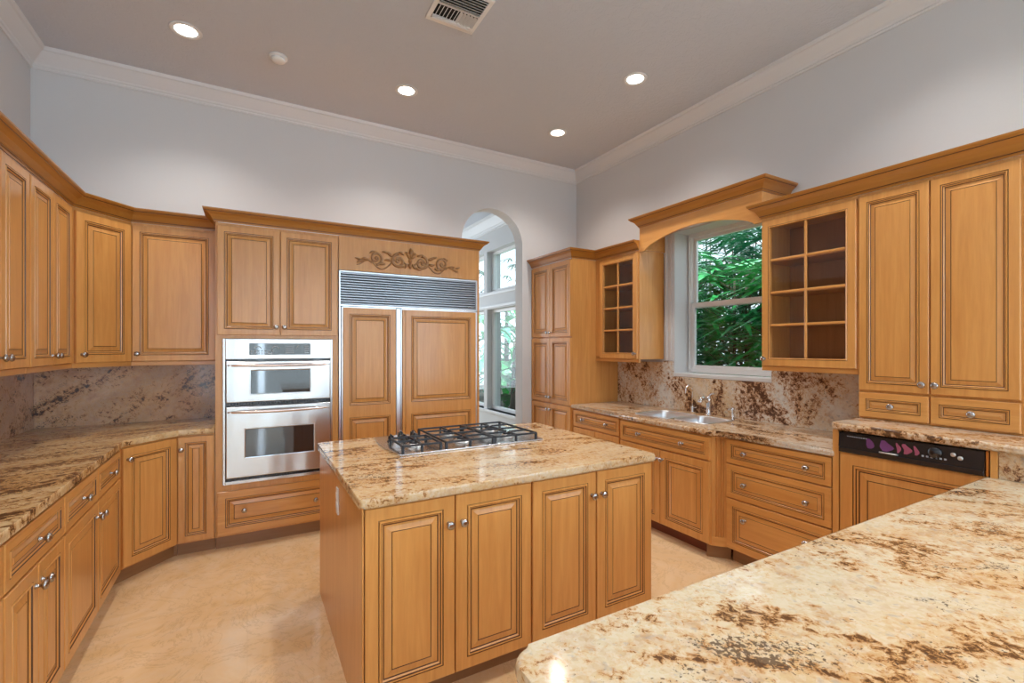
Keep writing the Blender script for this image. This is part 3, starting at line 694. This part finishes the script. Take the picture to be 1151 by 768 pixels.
# dishwasher housing + dishwasher
c = thing('dishwasher_surround', 'raised maple surround framing the dishwasher with plain stiles', 'cabinet', (XB, 1.4105, 0), R_B)
MB().box((0, -.02, 0), (.032, DB, 1.035), M_WZ, .001).obj('side_panel', c); MB().box((.648, -.02, 0), (.672, DB, 1.035), M_WZ, .001).obj('side_panel', c)
d = thing('dishwasher', 'dishwasher with glossy black control strip above a maple door panel', 'dishwasher', (XB, 1.3775, 0), R_B)
DWW = .613
MB().box((.002, .005, .15), (DWW-.002, .55, 1.031), M_BLACK).obj('tub', d); MB().box((.004, .06, 0), (DWW-.004, .5, .1495), M_BLACK).obj('toe_kick', d)
panel('door_panel', d, .004, DWW-.004, .12, .914, s=1.25)
MB().box((.004, -.034, .9165), (DWW-.014, .004, .944), M_BLACK, .003).obj('latch_strip', d)
cp = MB().prism([(-.034, .9455), (-.026, 1.026), (.0, 1.026), (.0, .9455)], .004, DWW-.014, M_BLACK, 'x').obj('control_panel', d)
# prism x uses (y,z): front face leans back slightly
M_VIO = plain('violet_print', (.17, .055, .17), .25); M_RED = plain('rose_print', (.36, .09, .15), .25)
def on(z): return -.034+.008*(z-.9455)/.0805-.0006
pr = MB()
for x0, x1, w_, m in ((.14, .17, .05, M_VIO), (.205, .245, .055, M_VIO), (.272, .285, .05, M_RED), (.30, .325, .05, M_RED), (.345, .36, .045, M_RED)):
    n = 8; c0 = (x0+x1)/2; hw_ = (x1-x0)*.8
    lo_ = [(c0-hw_*sin(pi*(.15+.7*i/n))*(.9+.15*sin(i*.8+x0*90))+.006*sin(i*.6), .985-w_*.5+w_*i/n) for i in range(n+1)]
    hi_ = [(c0+hw_*sin(pi*(.1+.85*i/n))*(.8+.2*sin(i*.7+x0*60))+.006*sin(i*.6), .985-w_*.5+w_*i/n) for i in range(n+1)]
    pr.bm.faces.new([pr.bm.verts.new((a, on(b)-.0003, b)) for a, b in lo_+hi_[::-1]]).material_index = pr.mi(m)
pr.obj('printed_flowers', cp)
pr = MB()
for i in range(9): pr.box((.045+i*.011, on(1.008)-.0012, 1.006-.0), (.045+i*.011+.007, on(1.008), 1.010), M_GREYP)
for i in range(6): pr.box((.375+i*.017, on(.965)-.0012, .962), (.375+i*.017+.009, on(.965), .970), M_GREYP)
pr.obj('key_legend', cp)
dl = MB().lathe([(.028, 0), (.028, .004), (.022, .008), (.012, .014), (0, .015)], M_BLACK, 20, Matrix.Translation((.425, on(.99), .990)) @ Matrix.Rotation(rad(90), 4, 'X')); dl.obj('dial', cp)
for x, z in ((.492, .994), (.518, .982)):
    MB().lathe([(.010, 0), (.010, .003), (0, .0035)], M_ALU, 14, Matrix.Translation((x, on(z), z)) @ Matrix.Rotation(rad(90), 4, 'X')).obj('button', cp)
MB().tube([(.20, -.036, .950), (.21, -.048, .952), (.27, -.048, .952), (.28, -.036, .950)], .004, M_ALU, 8).obj('latch_handle', d)
MB().box((DWW-.012, -.020, .918), (DWW-.003, .004, 1.030), plain('orange_edge', (.55, .16, .02), .35), .001).obj('edge_strip', d)

# ------------------------------------------------------------------ island
isl = thing('kitchen_island', 'maple kitchen island with four raised panel doors under a granite top', 'island', (.392, 1.872, 0))
IW = 1.543
MB().box((0, 0, .098), (IW, 1.19, .8745), M_WZ, .001).obj('cabinet_body', isl)
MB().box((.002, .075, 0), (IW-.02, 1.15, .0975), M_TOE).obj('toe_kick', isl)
MB().box((-.006, -.018, 0.0), (-.0005, 1.19, .8745), M_WZ, .001).obj('end_panel', isl)
for a, b, kx in ((.004, .378, .350), (.384, .762, .412), (.772, 1.150, 1.122), (1.158, IW-.003, 1.186)):
    door(isl, a, b, .108, .868, [(kx, .752)], s=.98)
ot = thing('wall_outlet', 'thin white outlet plate on the island side panel', 'outlet', (.3855, 2.40, .755), R_B)
MB().box((-.022, -.007, -.068), (.022, -.0003, .06), M_PLAST, .002).obj('cover_plate', ot)
for z in (-.022, .022): MB().box((-.014, -.0095, z-.014), (.014, -.0072, z+.014), M_PLAST, .002).obj('socket', ot)

# ------------------------------------------------------------------ countertops and splashes
def rpoly(pts, rads, n=6):
    out = []; N = len(pts)
    for i, p in enumerate(pts):
        r = rads[i] if isinstance(rads, (list, tuple)) else rads
        if r <= 0: out.append(p); continue
        P0, P1, P2 = Vector(pts[i-1]), Vector(p), Vector(pts[(i+1) % N])
        a = (P0-P1).normalized(); b = (P2-P1).normalized(); th = a.angle(b); d = r/math.tan(th/2)
        c = P1+(a+b).normalized()*(r/sin(th/2)); s0 = P1+a*d-c; s1 = P1+b*d-c
        a0 = atan2(s0.y, s0.x); a1 = atan2(s1.y, s1.x); da = (a1-a0+pi) % (2*pi)-pi
        for k_ in range(n+1): q = a0+da*k_/n; out.append((c.x+r*cos(q), c.y+r*sin(q)))
    return out
def slab(name, label, pts, rads, z0, z1, m, cat='countertop'):
    o = MB().prism(rpoly(pts, rads), z0, z1, m, 'z', bev=.0135, seg=4).obj(name)
    return tag(o, label, cat)
slab('countertop', 'polished golden granite countertop on the island, under the cooktop', [(.374, 1.836), (1.955, 1.836), (1.955, 3.085), (.374, 3.085)], .018, .876, .914, M_GISL)
slab('countertop', 'brown streaked granite countertop turning the left corner to the ovens', [(WC+.003, 1.08), (-.676, 1.08), (-.676, 3.748), (-.425, 4.010), (-.2075, 4.010), (-.2075, WA-.003), (WC+.003, WA-.003)], [0, .02, .015, .015, 0, 0, 0], .876, .914, M_GLEFT)
cr = slab('countertop', 'speckled granite countertop around the double sink below the window', [(WB-.003, 1.402), (WB-.003, 3.870), (2.892, 3.870), (2.892, 3.165), (2.822, 3.092), (2.822, 2.160), (2.892, 2.087), (2.892, 1.402)][::-1], 0, .876, .914, M_GRGT)
slab('countertop', 'raised granite countertop above the dishwasher, below the tall cabinet', [(WB-.003, .40), (WB-.003, 1.416), (2.880, 1.416), (2.880, .40)][::-1], [0, .03, .0, 0], 1.037, 1.075, M_GRGT)
slab('peninsula_countertop', 'large cream granite peninsula countertop with brown blotches in the foreground', [(.432, -.35), (WB-.003, -.35), (WB-.003, .737), (2.918, .737), (2.918, .785), (.432, .785)], [.05, 0, 0, 0, 0, .05], .872, .914, M_GPEN, 'countertop')
c = thing('peninsula_cabinet', 'maple base carrying the foreground peninsula countertop', 'cabinet', (.49, -.28, 0))
MB().box((0, 0, .10), (2.42, 1.005, .870), M_WZ, .001).obj('cabinet_body', c); MB().box((.05, .06, 0), (2.40, .93, .0998), M_TOE).obj('toe_kick', c)
sp = MB().box((2.91, .401, .9145), (2.935, .7365, 1.0365), M_GBR).obj('backsplash'); tag(sp, 'short granite splash between peninsula top and raised counter, right edge', 'backsplash')
# splash right with window notch
sp = MB()
sp.prism([(1.418, .9145), (3.870, .9145), (3.870, 1.354), (3.23, 1.354), (3.23, 1.368), (KW[1]+.002, 1.368), (KW[1]+.002, KW[2]-.0125), (KW[0]-.002, KW[2]-.0125), (KW[0]-.002, 1.368), (2.04, 1.368), (2.04, 1.334), (1.418, 1.334)], WB-.022, WB-.002, M_GBR, 'x')
tag(sp.obj('backsplash'), 'white and rust granite backsplash behind the sink, notched around the window', 'backsplash')
tag(MB().box((WC+.024, WA-.022, .9145), (-.2065, WA-.002, 1.394), M_GBL).obj('backsplash'), 'brown and black granite backsplash on back wall left of the ovens', 'backsplash')
tag(MB().box((WC+.002, 1.10, .9145), (WC+.022, WA-.002, 1.394), M_GBL).obj('backsplash'), 'brown granite backsplash along the left wall under wall cabinets', 'backsplash')

# ------------------------------------------------------------------ sink
bowls = [(3.02, 3.36, 2.36, 2.66), (2.98, 3.36, 2.70, 3.06)]
for x0, x1, y0, y1 in bowls:
    cut(cr, MB().prism(rpoly([(x0, y0), (x1, y0), (x1, y1), (x0, y1)], .06), .80, .99, M_GRGT))
sk_ = thing('kitchen_sink', 'stainless steel double bowl sink set in the granite under the window', 'sink', (3.17, 2.71, .874))
M_SINK = plain('satin_steel', (.80, .81, .83), .33, 1)
def bowl(x0, x1, y0, y1):
    m = MB(); A = rpoly([(x0-.004, y0-.004), (x1+.004, y0-.004), (x1+.004, y1+.004), (x0-.004, y1+.004)], .062)
    ctr = Vector(((x0+x1)/2, (y0+y1)/2)); rows = []
    for sc, z in ((1.055, .0395), (1.05, .0435), (.975, .0435), (.955, .038), (.94, -.03), (.92, -.15), (.86, -.172), (.2, -.178)):
        rows.append([m.bm.verts.new((ctr.x+(p[0]-ctr.x)*sc-3.17, ctr.y+(p[1]-ctr.y)*sc-2.71, z+.002)) for p in A])
    k_ = m.mi(M_SINK)
    for a, b in zip(rows, rows[1:]):
        for i in range(len(A)): f = m.bm.faces.new((a[i], a[(i+1) % len(A)], b[(i+1) % len(A)], b[i])); f.material_index = k_; f.smooth = True
    m.bm.faces.new(rows[-1]).material_index = k_
    o = m.obj('bowl', sk_)
    MB().lathe([(.045, 0), (.045, .003), (.03, .004), (.028, .001), (0, .001)], M_CHROME, 20, Matrix.Translation((ctr.x-3.17, ctr.y-2.71, -.176))).obj('drain', o)
for b_ in bowls: bowl(*b_)
# faucets
fa = thing('kitchen_faucet', 'chrome single-lever pull-out faucet behind the middle of the sink', 'faucet', (3.455, 2.66, .9145))
MB().lathe([(.030, 0), (.030, .006), (.024, .012), (.019, .03), (.018, .08), (.023, .11), (.025, .135), (.020, .155), (.008, .163), (0, .164)], M_CHROME, 22).obj('faucet_body', fa)
MB().tube([(0, 0, .10), (-.02, .004, .135), (-.05, .010, .150), (-.08, .014, .140), (-.095, .016, .112)], [.017, .018, .019, .019, .017], M_CHROME, 14).obj('spout', fa)
MB().tube([(0, 0, .155), (.012, -.008, .172), (.0, -.03, .185), (-.01, -.065, .192)], [.010, .009, .008, .006], M_CHROME, 10).obj('lever', fa)
f2 = thing('water_dispenser', 'slim chrome filtered water tap with curved neck, left of main faucet', 'faucet', (3.49, 2.855, .9145))
MB().lathe([(.020, 0), (.020, .008), (.016, .014), (.016, .05), (.010, .058), (0, .058)], M_CHROME, 18).obj('tap_base', f2)
MB().tube([(0, 0, .05), (0, 0, .20)] + [(-.045+.045*cos(a), .0, .20+.045*sin(a)) for a in [pi*i/10 for i in range(1, 11)]] + [(-.09, 0, .175)], .0065, M_CHROME, 12).obj('neck', f2)
MB().tube([(.0, -.012, .04), (.0, -.045, .05)], [.005, .004], M_CHROME, 8).obj('lever', f2)
f3 = thing('soap_dispenser', 'small chrome soap dispenser right of the sink', 'dispenser', (3.40, 2.39, .9145))
MB().lathe([(.017, 0), (.017, .006), (.009, .012), (.009, .075), (.012, .078), (.012, .10), (0, .102)], M_CHROME, 16).obj('pump_body', f3)
MB().tube([(0, 0, .09), (-.03, 0, .094), (-.055, 0, .085)], [.006, .005, .004], M_CHROME, 8).obj('nozzle', f3)

# ------------------------------------------------------------------ cooktop
ct = thing('gas_cooktop', 'stainless gas cooktop with black iron grates set in the island top', 'cooktop', (1.165, 2.75, .9145))
CX, CY, CW, CD = 1.165, 2.75, .455, .285
pp = []
for i in range(13): f = i/12; pp.append((-CW-.028*sin(pi*f), CD-2*CD*f))
for i in range(13): f = i/12; pp.append((CW+.028*sin(pi*f), -CD+2*CD*f))
MB().prism(pp, 0, .010, M_STEEL, 'z', bev=.003, seg=2).obj('cooktop_plate', ct)
def burner(x, y, r):
    m = MB().lathe([(r*1.35, .0), (r*1.35, .004), (r*1.1, .006), (r*1.05, .014), (r*.95, .018), (0, .018)], M_ALU, 22).lathe([(r*.8, .018), (r*.8, .024), (r*.7, .027), (0, .027)], M_IRON, 22)
    m.obj('burner', ct, loc=(x, y, .0102))
for x, y, r in ((-.315, -.10, .040), (-.02, .13, .034), (-.02, -.12, .044), (.29, .13, .044), (.29, -.12, .034)): burner(x, y, r)
def grate(x0, x1, y0, y1, cs):
    m = MB(); z = .042; r = .0055
    def bar(a, b, rr=r): m.box((min(a[0], b[0])-rr, min(a[1], b[1])-rr, z-rr), (max(a[0], b[0])+rr, max(a[1], b[1])+rr, z+rr), M_IRON, .0015, 1)
    bar((x0, y0), (x1, y0)); bar((x0, y1), (x1, y1)); bar((x0, y0), (x0, y1)); bar((x1, y0), (x1, y1))
    if y1-y0 > .35: bar((x0, (y0+y1)/2), (x1, (y0+y1)/2))
    for cx_, cy_ in cs:
        ya = y0 if cy_ < (y0+y1)/2 or y1-y0 < .35 else (y0+y1)/2; yb = (y0+y1)/2 if (cy_ < (y0+y1)/2 and y1-y0 > .35) else y1
        bar((x0, cy_), (cx_-.022, cy_)); bar((cx_+.022, cy_), (x1, cy_)); bar((cx_, ya), (cx_, cy_-.022)); bar((cx_, cy_+.022), (cx_, yb))
    for x in (x0, x1):
        for y in (y0, y1): m.box((x-.007, y-.007, .0104), (x+.007, y+.007, z), M_IRON, .001, 1)
    for x in ((x0+x1)/2,):
        for y in (y0, y1): m.box((x-.006, y-.006, .0104), (x+.006, y+.006, z), M_IRON, .001, 1)
    m.obj('grate', ct)
grate(-.425, -.205, -.235, .02, [(-.315, -.10)])
grate(-.175, .125, -.245, .245, [(-.02, .13), (-.02, -.12)])
grate(.140, .430, -.245, .245, [(.29, .13), (.29, -.12)])
for x, y in ((-.40, .10), (-.325, .08), (-.25, .10), (-.315, .19), (-.235, .185)):
    MB().lathe([(.024, 0), (.024, .004), (.019, .006), (.017, .030), (.014, .034), (0, .034)], M_BLACK, 18).box((-.004, -.018, .028), (.004, .018, .042), M_BLACK, .002).obj('control_knob', ct, loc=(x, y, .0102))

# ------------------------------------------------------------------ ceiling fittings
def downlight(x, y, label, pw=DOWN):
    t = thing('recessed_downlight', label, 'ceiling light', (x, y, ZC), 0, 'recessed ceiling lights')
    MB().lathe([(.066, -.0005), (.066, -.006), (.088, -.008), (.094, -.005), (.095, -.0005)], M_TRIM, 32).obj('trim_ring', t)
    MB().lathe([(.0655, -.001), (.0655, -.0035), (.05, -.006), (0, -.0065)], M_LAMP, 28).obj('lamp', t)
    l = bpy.data.lights.new('downlight_beam', 'SPOT'); l.energy = pw*4; l.spot_size = rad(125); l.spot_blend = .9; l.color = (1, .95, .90); l.shadow_soft_size = .06
    lo = bpy.data.objects.new('downlight_beam', l); COL.objects.link(lo); lo.location = (x, y, ZC-.03); lo.parent = None
    return t
downlight(-.362, 3.84, 'round recessed ceiling light above the left wall cabinets, largest at upper left')
downlight(1.158, 3.83, 'round recessed ceiling light in front of the refrigerator, middle of the back row')
downlight(2.70, 2.76, 'round recessed ceiling light nearest the right wall above the sink')
downlight(2.70, 3.835, 'round recessed ceiling light closest to the far room corner')
for x, y in ((-.36, 1.3), (1.16, 1.0), (2.7, 1.0), (-.36, -1.2), (1.16, -1.2), (2.7, -1.2)):  # unseen downlights, added to light the room
    downlight(x, y, 'added round recessed ceiling light overhead, outside the view')
sd = thing('smoke_detector', 'small round white smoke detector on the ceiling between two recessed lights', 'smoke detector', (.20, 3.856, ZC))
MB().lathe([(.062, -.0005), (.062, -.010), (.050, -.014)], M_PLAST, 28).obj('base_ring', sd); MB().lathe([(.049, -.0142), (.049, -.026), (.042, -.034), (.015, -.038), (0, -.038)], M_PLAST, 28).obj('cover', sd)
vx0, vx1, vy0, vy1 = 1.005, 1.337, 2.565, 2.917
vt = thing('ceiling_vent', 'square white ceiling air vent with angled louvres', 'vent', ((vx0+vx1)/2, (vy0+vy1)/2, ZC))
hw, hd = (vx1-vx0)/2, (vy1-vy0)/2
m = MB()
for a, b in (((-hw, -hd), (hw, -hd+.028)), ((-hw, hd-.028), (hw, hd)), ((-hw, -hd+.028), (-hw+.028, hd-.028)), ((hw-.028, -hd+.028), (hw, hd-.028))): m.box((a[0], a[1], -.010), (b[0], b[1], -.0005), M_WINF, .002)
m.box((-hw+.028, -.006, -.012), (hw-.028, .006, -.0005), M_TRIM)
m.obj('vent_frame', vt); MB().box((-hw+.0285, -hd+.0285, -.0015), (hw-.0285, hd-.0285, -.0006), M_DUCTSHADE).obj('duct_shade_sheet', vt)  # thin near-black sheet: shade inside the duct put into its colour
m = MB(); n = 11
for i in range(n):
    x = -hw+.045+(2*hw-.09)*i/(n-1); s_ = -1 if i < n/2 else 1
    m.prism([(x-s_*.006-.001, -.003), (x-s_*.006+.001, -.003), (x+s_*.006+.001, -.020), (x+s_*.006-.001, -.020)], .008, hd-.045, M_WINF, 'y')
m.prism([(hd-.044, -.004), (hd-.030, -.004), (hd-.040, -.022), (hd-.05, -.022)], -hw+.03, hw-.03, M_WINF, 'x')
m.prism([(hd-.062, -.004), (hd-.050, -.004), (hd-.052, -.020), (hd-.064, -.020)], -hw+.03, hw-.03, M_WINF, 'x')
m.obj('louvre_bank', vt)
m = MB()
for i in range(6):
    y = -hd+.045+i*.022
    m.prism([(y, -.003), (y+.002, -.003), (y-.012, -.020), (y-.014, -.020)], -hw+.03, hw-.03, M_WINF, 'x')
m.obj('louvre_bank', vt)

# ------------------------------------------------------------------ garden outside the windows
struct(box_obj('ground_outside', (WB+.3, -8, -.35), (WB+16, 18, -.1), M_GROUND))
def fan_palm(x, y, h, n, label, group, mat, size=.5, seed=0):
    rnd = random.Random(seed); p = thing('fan_palm', label, 'palm', (x, y, -.1), rnd.random()*6, group)
    st_ = MB(); lf = MB()
    for s_ in range(3):
        bx, by = rnd.uniform(-.25, .25), rnd.uniform(-.3, .3); hh = h*rnd.uniform(.75, 1.05)
        st_.tube([(bx, by, 0), (bx*1.1, by*1.1, hh*.5), (bx*1.2, by*1.3, hh)], [.022, .018, .012], M_STEM, 6)
    for i in range(n):
        z = h*(.06+.94*((i+rnd.random())/n)**1.15); a = rnd.uniform(0, 2*pi); r0 = rnd.uniform(.15, .55); c0 = Vector((r0*cos(a), r0*sin(a), z))
        st_.tube([(c0.x*.3, c0.y*.3, z-.2), tuple(c0*1.0)], .005, M_STEM, 4)
        out = Vector((cos(a), sin(a), rnd.uniform(-.1, .6))).normalized(); side = out.cross(Vector((0, 0, 1))).normalized(); k_ = rnd.randint(7, 10)
        nrm_ = side.cross(out)
        for j in range(k_):
            th = rad(-100+200*j/(k_-1)+rnd.uniform(-5, 5)); d = out*cos(th)+side*sin(th); Ln = size*rnd.uniform(.7, 1.1)*(1-.25*abs(th)/1.8); wv = d.cross(nrm_).normalized()*.028
            droop = Vector((0, 0, -1))*Ln
            p0 = c0; p1 = c0+d*Ln*.5+droop*.06; p2 = c0+d*Ln+droop*.28
            for A, B, wa, wb_ in ((p0, p1, .25, 1.1), (p1, p2, 1.1, .15)):
                f = lf.bm.faces.new([lf.bm.verts.new(v_) for v_ in (A-wv*wa, B-wv*wb_, B+wv*wb_, A+wv*wa)]); f.material_index = lf.mi(mat)
    st_.obj('stems', p); lf.obj('foliage', p)
i = 0
for x, y, h, n in ((4.75, 2.55, 2.7, 100), (4.85, 3.35, 2.6, 100), (4.9, 4.2, 2.9, 100), (5.7, 3.4, 3.1, 90), (5.6, 4.8, 3.1, 90), (6.3, 4.1, 3.7, 60), (6.4, 5.7, 3.5, 60), (7.6, 5.4, 4.3, 60), (7.6, 7.0, 4.2, 60), (5.4, 2.2, 2.9, 50), (6.6, 3.0, 3.3, 50), (9.4, 7.4, 4.6, 90), (9.2, 9.0, 4.6, 90), (9.0, 5.6, 4.6, 80)):
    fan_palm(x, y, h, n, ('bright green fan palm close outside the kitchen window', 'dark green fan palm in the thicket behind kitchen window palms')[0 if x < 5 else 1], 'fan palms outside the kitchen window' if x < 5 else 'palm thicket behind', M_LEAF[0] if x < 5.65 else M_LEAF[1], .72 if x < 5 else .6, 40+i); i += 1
def banana(x, y, h, n, label, seed, mat):
    rnd = random.Random(seed); p = thing('banana_plant', label, 'plant', (x, y, -.1), 0, 'broad-leaved plants outside the side room')
    s_ = MB().tube([(0, 0, 0), (.05, 0, h*.4), (.08, .05, h*.75)], [.09, .07, .04], M_STEM, 10); s_.obj('stem', p); lf = MB()
    for i in range(n):
        a = rnd.uniform(0, 2*pi); z0 = h*rnd.uniform(.2, .75); Ln = rnd.uniform(.8, 1.3); el = rnd.uniform(.2, 1.2); wd = rnd.uniform(.12, .2); prev = None
        for j in range(9):
            f = j/8; q = Ln*f; pos = Vector((cos(a)*q*cos(el)*(1), sin(a)*q*cos(el), z0+q*sin(el)-.75*q*q)); sd_ = Vector((-sin(a), cos(a), 0)); ww = wd*sin(pi*min(.97, .06+.9*f))
            cur = (lf.bm.verts.new(pos-sd_*ww+Vector((0, 0, .03))), lf.bm.verts.new(pos), lf.bm.verts.new(pos+sd_*ww+Vector((0, 0, .03))))
            if prev:
                for u in (0, 1): ff_ = lf.bm.faces.new((prev[u], cur[u], cur[u+1], prev[u+1])); ff_.material_index = lf.mi(mat); ff_.smooth = True
            prev = cur
    lf.obj('foliage', p)
for i, (x, y, h, n) in enumerate(((4.9, 8.6, 2.3, 16), (5.2, 9.9, 2.9, 18), (5.6, 11.2, 3.4, 18), (6.4, 9.4, 3.6, 20), (6.8, 12.4, 4.2, 20), (5.1, 7.4, 1.8, 14))):
    banana(x, y, h, n, ('broad-leaved banana plant seen through the arch window', 'taller broad-leaved plant farther back beyond arch window')[x > 5.5], 90+i, M_LEAF[2] if i % 2 else M_LEAF[0])
for i, (x, y, h, n) in enumerate(((7.2, 11.0, 4.0, 60), (8.0, 13.5, 4.6, 60), (6.2, 13.2, 4.4, 60), (6.0, 8.2, 3.8, 50))):
    fan_palm(x, y, h, n, 'tall fan palm far beyond the arch window', 'palms beyond the side room', M_LEAF[1], .6, 200+i)
